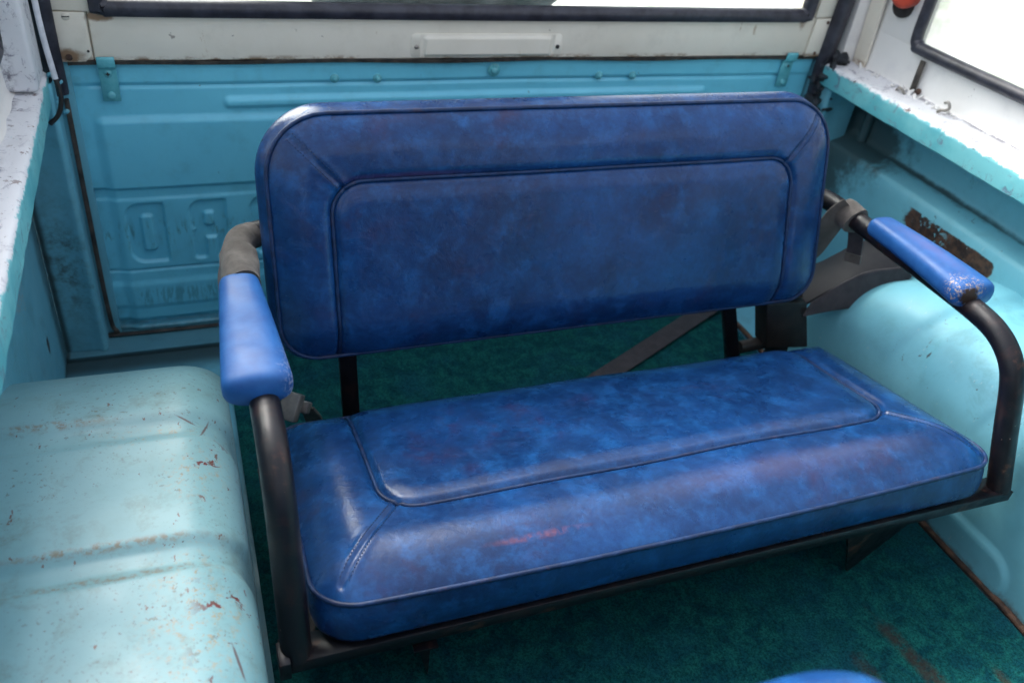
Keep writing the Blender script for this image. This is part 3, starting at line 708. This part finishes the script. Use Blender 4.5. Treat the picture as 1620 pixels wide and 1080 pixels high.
# ---- unseen cab around the camera: roof, front wall and doors shaped to shade the inside
ro = MB().box((-.86, -1.25, 1.16), (.86, -.50, 1.19)).build('shade_roof', M_head); struct(ro)  # front-only slab added out of view to shade the floor
MB().box((-.86, -1.25, -.03), (.86, -1.22, .66)).box((-.86, -1.25, .66), (.42, -1.22, 1.155)).build('dash_light_blocker', M_dark).__setitem__('kind', 'structure')  # added partition above the dash, its one-sided opening shaped for the backrest reflection
for s, zt in ((-1, .74), (1, 1.02)): MB().box((s*.80, -1.22, .50), (s*.83, .12, zt)).build('shade_door', M_dark).__setitem__('kind', 'structure')  # unseen door panels, heights shaped to block light on the backrest
for s in (-1, 1):
    MB().box((s*.76, -.98, .5), (s*.83, -.92, 1.17)).build('wall_pillar', M_wall).__setitem__('kind', 'structure')

# ---- spare wheel outside the rear window
sw = thing('spare_tyre', (-.07, 1.66, .48), 'black spare tyre carried outside behind the rear window', 'tyre')
rows = []
for a in np.linspace(0, 2*math.pi, 96, endpoint=False):
    c = Vector((-.07+.29*math.cos(a), 1.66, .838+.29*math.sin(a))); er = Vector((math.cos(a), 0, math.sin(a)))
    rows.append([tuple(c+er*(.075*np.sign(math.cos(b))*abs(math.cos(b))**.6)+Vector((0, .09, 0))*(np.sign(math.sin(b))*abs(math.sin(b))**.6)) for b in np.linspace(0, 2*math.pi, 28, endpoint=False)])
grid_mesh('tyre', np.array(rows), M_tyre, sw, close_u=True, close_v=True)
dome('wheel_disc', (-.07, 1.66, .838), .22, .03, (0, -1, 0), M_hard, sw)

# ================================================================== BENCH SEAT
bench = thing('rear_bench_seat', (0, .75, 0), 'blue marbled vinyl bench seat with padded arms on a black tube frame', 'bench seat')

def cushion(name, W_, D, r0, r1, Hc, E, inner, frame, T, side_bulge, seams, shrink=.012, bow=0.):
    """frame: (origin, eu, ev, ew). inner = (half width, near v, far v, corner r). v runs 0..D"""
    O, eu, ev, ew = frame; hw = W_/2
    v = np.concatenate([r0*(1-np.cos(np.linspace(0, math.pi/2, 26)))[:-1], np.linspace(r0, D-r1, int((D-r0-r1)/.0017)), D-r1+r1*np.sin(np.linspace(0, math.pi/2, 26))[1:]])
    def halfw(v):
        i0 = np.where(v < r0, r0-np.sqrt(np.maximum(r0**2-(r0-v)**2, 0)), 0); i1 = np.where(v > D-r1, r1-np.sqrt(np.maximum(r1**2-(r1-(D-v))**2, 0)), 0)
        return hw-i0-i1
    s = np.linspace(-1, 1, 521); hwv = halfw(v)
    U = s[None, :]*hwv[:, None]; V = np.repeat(v[:, None], len(s), 1)
    rr = np.where(V < D/2, r0, r1); e = -sdbox(U, V, 0, D/2, hw, D/2, rr); e = np.maximum(e, 0)
    iw, ia, ib, ir = inner
    di = sdbox(U, V, 0, (ia+ib)/2, iw, (ib-ia)/2, ir)
    def surf(U, V, e, di):
        h = Hc*np.sin(np.clip(e/E, 0, 1)*math.pi/2)**.85
        h = h-.0065*np.exp(-(di/.0060)**2)+.004*sstep(di, -.002, -.03)
        for (a, b) in seams:
            a = np.array(a); b = np.array(b); L = np.linalg.norm(b-a); t = np.clip(((U-a[0])*(b[0]-a[0])+(V-a[1])*(b[1]-a[1]))/L**2, 0, 1)
            dd = np.hypot(U-(a[0]+t*(b[0]-a[0])), V-(a[1]+t*(b[1]-a[1])))
            h = h-.0028*np.exp(-(dd/.0028)**2)+.0010*np.exp(-((dd-.006)/.004)**2)
        # slow unevenness of old foam
        h = h+.0016*np.sin(U*9+V*7)*np.clip(e/.05, 0, 1)+.0012*np.sin(U*21-V*17+1)*np.clip(e/.05, 0, 1)
        return h
    Hh = surf(U, V, e, di)
    def bw_(u, vv): return bow*np.clip(1-(u/hw)**2, 0, 1)*sstep(np.asarray(vv, float), D*.55, 0)
    P = np.array(O)+U[..., None]*np.array(eu)+(V-bw_(U, V))[..., None]*np.array(ev)+Hh[..., None]*np.array(ew)
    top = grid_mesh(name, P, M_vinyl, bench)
    # perimeter
    per = [(hwv[i], v[i]) for i in range(len(v))]
    per = [(a, b) for a, b in per]+[(x, D) for x in np.linspace(hwv[-1], -hwv[-1], 60)[1:-1]]+[(-a, b) for a, b in per[::-1]]+[(x, 0) for x in np.linspace(-hwv[0], hwv[0], 60)[1:-1]]
    per = np.array(per); k = len(per); dt = np.roll(per, -1, 0)-np.roll(per, 1, 0); nn = np.stack([dt[:, 1], -dt[:, 0]], 1); nn /= np.linalg.norm(nn, axis=1, keepdims=True)+1e-9
    rows = []
    for t in np.linspace(0, 1, 16):
        off = side_bulge*math.sin(math.pi*min(t*1.05, 1))-shrink*max(0, (t-.75)/.25)**2
        q = per+nn*off
        rows.append(np.array(O)+q[:, :1]*np.array(eu)+(q[:, 1:]-(1-t)*bw_(per[:, :1], per[:, 1:]))*np.array(ev)-(T*t)*np.array(ew))
    q = per*[.02, 1]; 
    rows.append(np.array(O)+(per*[.9, 1]+[0, 0])[:, :1]*np.array(eu)+((per[:, 1:]-D/2)*.9+D/2)*np.array(ev)-T*np.array(ew))
    rows.append(np.array(O)+(per[:, :1]*.01)*np.array(eu)+((per[:, 1:]-D/2)*.01+D/2)*np.array(ev)-T*np.array(ew))
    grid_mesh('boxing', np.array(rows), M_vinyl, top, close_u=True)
    to3 = lambda u, vv, h: Vector(O)+Vector(eu)*u+Vector(ev)*(vv-float(bw_(u, vv)))+Vector(ew)*h
    # edge welt
    path = [to3(a+nn[i][0]*.001, b+nn[i][1]*.001, .001) for i, (a, b) in enumerate(per[::2])]
    path = [to3(per[i][0]+nn[i][0]*.0012, per[i][1]+nn[i][1]*.0012, .0008) for i in range(0, k, 3)]
    rws = sweep(path+[path[0]], circ(.0030, 10), Vector(ew)); grid_mesh('edge_piping', rws, M_pipe, top, close_u=True)
    def h_at(u, vv):
        U = np.array([[u]]); V = np.array([[vv]]); rr = np.where(V < D/2, r0, r1)
        e = np.maximum(-sdbox(U, V, 0, D/2, hw, D/2, rr), 0); di = sdbox(U, V, 0, (ia+ib)/2, iw, (ib-ia)/2, ir)
        return float(surf(U, V, e, di)[0, 0])
    # inner welt: U shape
    up = []
    if ib > D:   # open at far end
        up += [(-iw, x) for x in np.linspace(D-.002, ia+ir, 60)]
        up += [(-iw+ir-ir*math.cos(a), ia+ir-ir*math.sin(a)) for a in np.linspace(0, math.pi/2, 24)[1:]]
        up += [(x, ia) for x in np.linspace(-iw+ir, iw-ir, 120)[1:]]
        up += [(iw-ir+ir*math.sin(a), ia+ir-ir*math.cos(a)) for a in np.linspace(0, math.pi/2, 24)[1:]]
        up += [(iw, x) for x in np.linspace(ia+ir, D-.002, 60)[1:]]
    else:
        up += [(-iw, x) for x in np.linspace(.002, ib-ir, 60)]
        up += [(-iw+ir-ir*math.cos(a), ib-ir+ir*math.sin(a)) for a in np.linspace(0, math.pi/2, 24)[1:]]
        up += [(x, ib) for x in np.linspace(-iw+ir, iw-ir, 120)[1:]]
        up += [(iw-ir+ir*math.sin(a), ib-ir+ir*math.cos(a)) for a in np.linspace(0, math.pi/2, 24)[1:]]
        up += [(iw, x) for x in np.linspace(ib-ir, .002, 60)[1:]]
    capped('inner_piping', sweep([to3(a, b, h_at(a, b)+.0014) for a, b in up], circ(.0027, 10), Vector(ew)), M_pipe, top)
    # stitching: short raised threads beside each seam
    for (a, b) in seams:
        bm = bmesh.new(); a = Vector(a); b = Vector(b); d = (b-a); L = d.length; d.normalize(); nrm = Vector((-d.y, d.x))
        for sgn in (-1, 1):
            t = .004
            while t < L-.003:
                p = a+d*t+nrm*sgn*.0052; c = to3(p.x, p.y, h_at(p.x, p.y)+.0003)
                d3 = (Vector(eu)*d.x+Vector(ev)*d.y); q = Vector((1, 0, 0)).rotation_difference(d3)
                bmesh.ops.create_cube(bm, size=1, matrix=Matrix.Translation(c) @ q.to_matrix().to_4x4() @ Matrix.Diagonal((.0026, .0008, .0007, 1)))
                t += .0042
        me = bpy.data.meshes.new('stitching'); bm.to_mesh(me); bm.free(); link('stitching', me, M_pipe, top)
    return top
th = math.radians(12)
seat_frame = ((-.006, .552, .245), (1, 0, 0), (0, math.cos(th), -math.sin(th)), (0, math.sin(th), math.cos(th)))
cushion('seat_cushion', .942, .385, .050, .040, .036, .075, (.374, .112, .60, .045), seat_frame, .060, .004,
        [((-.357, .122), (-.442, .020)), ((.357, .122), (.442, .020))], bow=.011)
tb = math.radians(17.6)
back_frame = ((-.0115, .962, .258), (1, 0, 0), (0, math.sin(tb), math.cos(tb)), (0, -math.cos(tb), math.sin(tb)))
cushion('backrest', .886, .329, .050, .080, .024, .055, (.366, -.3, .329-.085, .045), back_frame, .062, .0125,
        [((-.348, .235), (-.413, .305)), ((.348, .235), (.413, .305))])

# frame
RT = .0164
for o in (-1, 1):
    x = o*.5
    pts = [(x, .553, .178), (x, .566, .21), (x, .590, .27), (x, .612, .325), (x, .632, .356), (x, .665, .377), (x, .71, .385), (x, .80, .387), (x, .92, .387), (x, 1.03, .387), (x*.985, 1.075, .387), (x*.93, 1.098, .387), (x*.82, 1.104, .385), (x*.70, 1.104, .38)]
    tube('arm_tube', pts, RT, M_frame, bench, 8, 24)
# armrest pads
def pad(o):
    cx = o*.505; y0, y1 = .722, .952; rows = []
    N_ = 46
    for i in range(N_+1):
        t = i/N_; y = y0+(y1-y0)*t
        w = .0385+(.0235-.0385)*t**1.1; h = .021-.004*t
        e = .022
        k = 1.
        if y-y0 < e: k = (max(0, 1-(1-(y-y0)/e)**2.6))**(1/2.6)
        if y1-y < e*.8: k = min(k, (max(0, 1-(1-(y1-y)/(e*.8))**2.6))**(1/2.6))
        k = max(k, .02)
        zc = .401+.003*math.sin(t*3.14)
        xo = -o*.0055*(1-t)
        kk = .45+.55*k
        row = []
        for a in np.linspace(0, 2*math.pi, 40, endpoint=False):
            ca, sa = math.cos(a), math.sin(a); n_ = 2.9
            row.append((cx+xo*0-o*.0+ (w*kk*k**.3)*np.sign(ca)*abs(ca)**(2/n_), y, zc+(h*k)*np.sign(sa)*abs(sa)**(2/n_)))
        rows.append(row)
    p = capped('armrest_pad', np.array(rows), M_pad, bench)
    return p
pad(-1); pad(1)
for x, dx in ((-.353, -.004), (.358, -.040)):
    MB().prism([(x-.013, .995, .07), (x+.013, .995, .07), (x+dx*2.6+.013, 1.035, .42), (x+dx*2.6-.013, 1.035, .42)], (0, .012, 0)).build('back_post', M_frame, bench, .001)
rail = MB().prism([(-.517, .540, .186), (-.517, .580, .178), (-.517, .580, .175), (-.517, .543, .1825), (-.517, .543, .168), (-.517, .540, .168)], (1.030, 0, 0)).build('front_rail', M_frame, bench, .0006, 1)
MB().prism([(-.5, .90, .108), (-.5, .94, .10), (-.5, .94, .097), (-.5, .90, .105)], (1., 0, 0)).build('rear_rail', M_frame, bench)
for x in (-.49, .49): MB().prism([(x-.015, .56, .170), (x+.015, .56, .170), (x+.015, .93, .095), (x-.015, .93, .095)], (0, 0, -.004)).build('side_rail', M_frame, bench)
MB().prism([(-.520, .536, .166), (-.508, .536, .166), (-.508, .536, .192), (-.520, .536, .192)], (0, .03, 0)).build('end_bracket', M_frame, bench, .0008, 1)
# underside board closing the seat
MB().prism([(-.44, .57, .170), (.44, .57, .170), (.44, .92, .099), (-.44, .92, .099)], (0, 0, -.006)).build('seat_board', M_black, bench)
# legs: folded sheet brackets
def leg(F, A, B, Cc, D_):
    m = MB(); t = Vector((0, .004, 0))
    m.prism([F, A, B], t); m.prism([F, B, Cc, D_], Vector((.001, .004, 0)))
    return m.build('leg', M_frame, bench)
leg((.330, .592, .004), (.245, .562, .160), (.290, .566, .160), (.480, .590, .160), (.440, .600, .095))
leg((-.335, .60, .004), (-.372, .556, .158), (-.350, .556, .160), (-.338, .62, .150), (-.325, .63, .05))
MB().box((-.374, .540, .150), (-.346, .556, .153)).build('leg_flange', M_frame, bench)
tube('latch_rod', [(.36, 1.01, .125), (.40, 1.01, .128), (.45, 1.01, .128)], .012, M_black, bench)

# ================================================================== BELTS
lb = thing('seat_belt', (-.5, 1.0, .387), 'grey webbing wrapped round the left arm tube behind the armrest', 'seat belt', 'seat belts')
def wrap(name, pts, r, mat, parent, wob):
    path = smooth_path(pts, 12); n = len(path)
    rows = sweep(path, circ(r, 26)); rows += (vnoise(rows, 45, wob)[..., None])*np.array([.004, .002, .004])
    return capped(name, rows, mat, parent)
wrap('wrapped_loop', [(-.5, .965, .384), (-.5, 1.00, .386), (-.499, 1.035, .386)], .0240, M_web, lb, 1.)
wrap('wrapped_loop', [(-.499, 1.026, .386), (-.4975, 1.055, .386), (-.49, 1.080, .386), (-.474, 1.094, .386)], .0205, M_web, lb, 4.)
strap('webbing', [(-.522, 1.01, .375), (-.527, 1.02, .34), (-.525, 1.03, .27), (-.515, 1.03, .18)], .045, .002, M_webd, lb, up=Vector((1, 0, 0)))

rb = thing('seat_belt', (.5, 1.0, .387), 'dusty webbing looped over the right arm tube and hanging behind the backrest', 'seat belt', 'seat belts')
wrap('wrapped_loop', [(.5, .987, .384), (.5, 1.000, .386), (.499, 1.022, .387)], .0235, M_web, rb, 7.)
strap('webbing', [(.493, 1.005, .405), (.479, 1.012, .385), (.470, 1.02, .345), (.462, 1.03, .305), (.44, 1.045, .275), (.40, 1.06, .26)], .042, .0022, M_web, rb, up=Vector((.3, 1, 0)))
strap('loose_end', [(.508, .992, .372), (.517, .99, .345), (.520, .985, .318)], .026, .003, M_webd, rb, up=Vector((1, .5, 0)))
strap('end_tip', [(.519, .985, .322), (.5205, .983, .306)], .028, .006, M_web, rb, up=Vector((1, .5, 0)))

rt = thing('belt_retractor', (.43, 1.0, 0), 'dark boxed belt retractor standing behind the right end of the seat', 'belt retractor')
MB().prism([(.367, .985, .236), (.456, .985, .228), (.497, .985, .122), (.400, .985, .134)], (0, .04, 0)).build('housing', M_black, rt, .003)
MB().prism([(.378, .992, .238), (.452, .992, .231), (.447, .992, .262), (.375, .992, .266)], (0, .028, 0)).build('webbing_roll', M_brown, rt, .006)
MB().box((.43, .995, .0), (.46, 1.02, .126)).build('stalk', M_black, rt)

db = strap('diagonal_belt', [(.06, 1.066, .010), (.13, 1.102, .010), (.205, 1.140, .010), (.248, 1.162, .010), (.33, 1.203, .012), (.42, 1.249, .013), (.51, 1.294, .016), (.56, 1.32, .03)], .040, .0022, M_webd)
tag(db, 'dull brown belt slanting over the green carpet beneath the backrest', 'seat belt', 'seat belts')
bk = thing('belt_buckle', (-.45, .99, .1), 'square grey plastic belt buckle beside the left seat corner', 'buckle')
cB = Vector((-.452, .978, .190))
Rm = Matrix.Rotation(math.radians(38), 4, 'Y') @ Matrix.Rotation(math.radians(-22), 4, 'X')
def obox(name, c, half, rot, mat, parent, bev=.002):
    o = MB().box([-h for h in half], half).build(name, mat, None, bev)
    o.data.transform(Matrix.Translation(c) @ rot); o.parent = parent; o.matrix_parent_inverse = Matrix.Translation(-parent.location); return o
RB = Matrix.Rotation(math.radians(-38), 4, 'Z') @ Matrix.Rotation(math.radians(50), 4, 'X')
obox('buckle_case', (-.447, .985, .155), (.014, .021, .009), RB, M_grey, bk)
obox('release_button', (-.429, .999, .140), (.012, .009, .0075), RB, M_grey, bk)
strap('stalk_webbing', [(-.425, 1.005, .135), (-.41, 1.03, .09), (-.40, 1.05, .03), (-.40, 1.06, .004)], .03, .003, M_web, bk)

# dark flap and folded webbing on the right wheel housing
xs = np.linspace(0, 1, 50); ys = np.linspace(0, 1, 26)
A0 = np.array([.534, 1.112, 0]); A1 = np.array([.757, 1.075, 0]); B0 = np.array([.534, 1.030, 0]); B1 = np.array([.70, .915, 0])
U, V = np.meshgrid(xs, ys)
def onto(P):   # lay it on the housing surface
    x = P[..., 0]; z = np.where(x < .595, .237+.068*np.sqrt(np.clip(1-((.595-x)/.065)**2, 0, 1)), .305)
    k = np.where(P[..., 1] > .82, np.sqrt(np.clip(1-((P[..., 1]-.82)/.302)**2, 0, 1)), 1)
    P[..., 2] = z*k+.003; return P
UP = smooth_path([(.510, 1.10, .222), (.562, 1.10, .230), (.596, 1.10, .246), (.647, 1.10, .270), (.720, 1.09, .296)], 12)
LO = smooth_path([(.463, 1.0, .209), (.515, 1.0, .239), (.565, 1.0, .260), (.61, .995, .266), (.671, .985, .272)], 12)
P = np.array([[np.array(LO[j])*(1-w)+np.array(UP[j])*w for j in range(len(UP))] for w in np.linspace(0, 1, 26)])
P[..., 2] += .003*vnoise(P, 16, 2.)+.010*np.sin(np.linspace(0, math.pi, 26))[:, None]
fp = grid_mesh('vinyl_flap', P, M_cloth); tag(fp, 'dark grey vinyl flap lying on the right wheel housing beneath the armrest', 'flap')
so = fp.modifiers.new('thick', 'SOLIDIFY'); so.thickness = .003
LW = smooth_path([(.450, .980, .205), (.500, .980, .2095), (.548, .978, .2115), (.60, .975, .213), (.640, .972, .2165)], 12)
UW = [Vector((p.x+.004, p.y-.006, p.z+.016)) for p in LO]
P = np.array([[np.array(LW[j])*(1-w)+np.array(UW[j])*w for j in range(len(UW))] for w in np.linspace(0, 1, 14)])
P[..., 1] -= .005; P[..., 2] += .004*np.sin(np.linspace(0, math.pi, 14))[:, None]
fw = grid_mesh('folded_webbing', P, M_webd); fw.modifiers.new('thick', 'SOLIDIFY').thickness = .004
tag(fw, 'flat purple grey webbing folded along the edge of the dark flap', 'webbing')

# ================================================================== FRONT SEAT (foreground, only its top shows)
fs = thing('front_seat', (-.36, .14, 0), 'blurred blue vinyl top of the front seat at the bottom edge', 'seat')
rows = []
for t in np.linspace(0, 1, 40):
    x = -.72+.532*t; d = min(t, 1-t)*.46; k = 1 if d > .07 else math.sqrt(max(0, 1-(1-d/.07)**2)); k = max(k, .02)
    z1 = .592-.055*(1-k); z0 = .30; z1 += .012; row = []
    for a in np.linspace(0, 2*math.pi, 36, endpoint=False):
        ca, sa = math.cos(a), math.sin(a)
        row.append((x, .155+.055*(.6+.4*k)*np.sign(ca)*abs(ca)**.75, (z0+z1)/2+(z1-z0)/2*np.sign(sa)*abs(sa)**.55))
    rows.append(row)
capped('seat_back', np.array(rows), M_vinyl, fs)
MB().box((-.60, .12, 0), (-.56, .16, .32)).build('seat_support', M_black, fs, .003)
MB().box((-.22, .12, 0), (-.18, .16, .32)).build('seat_support', M_black, fs, .003)
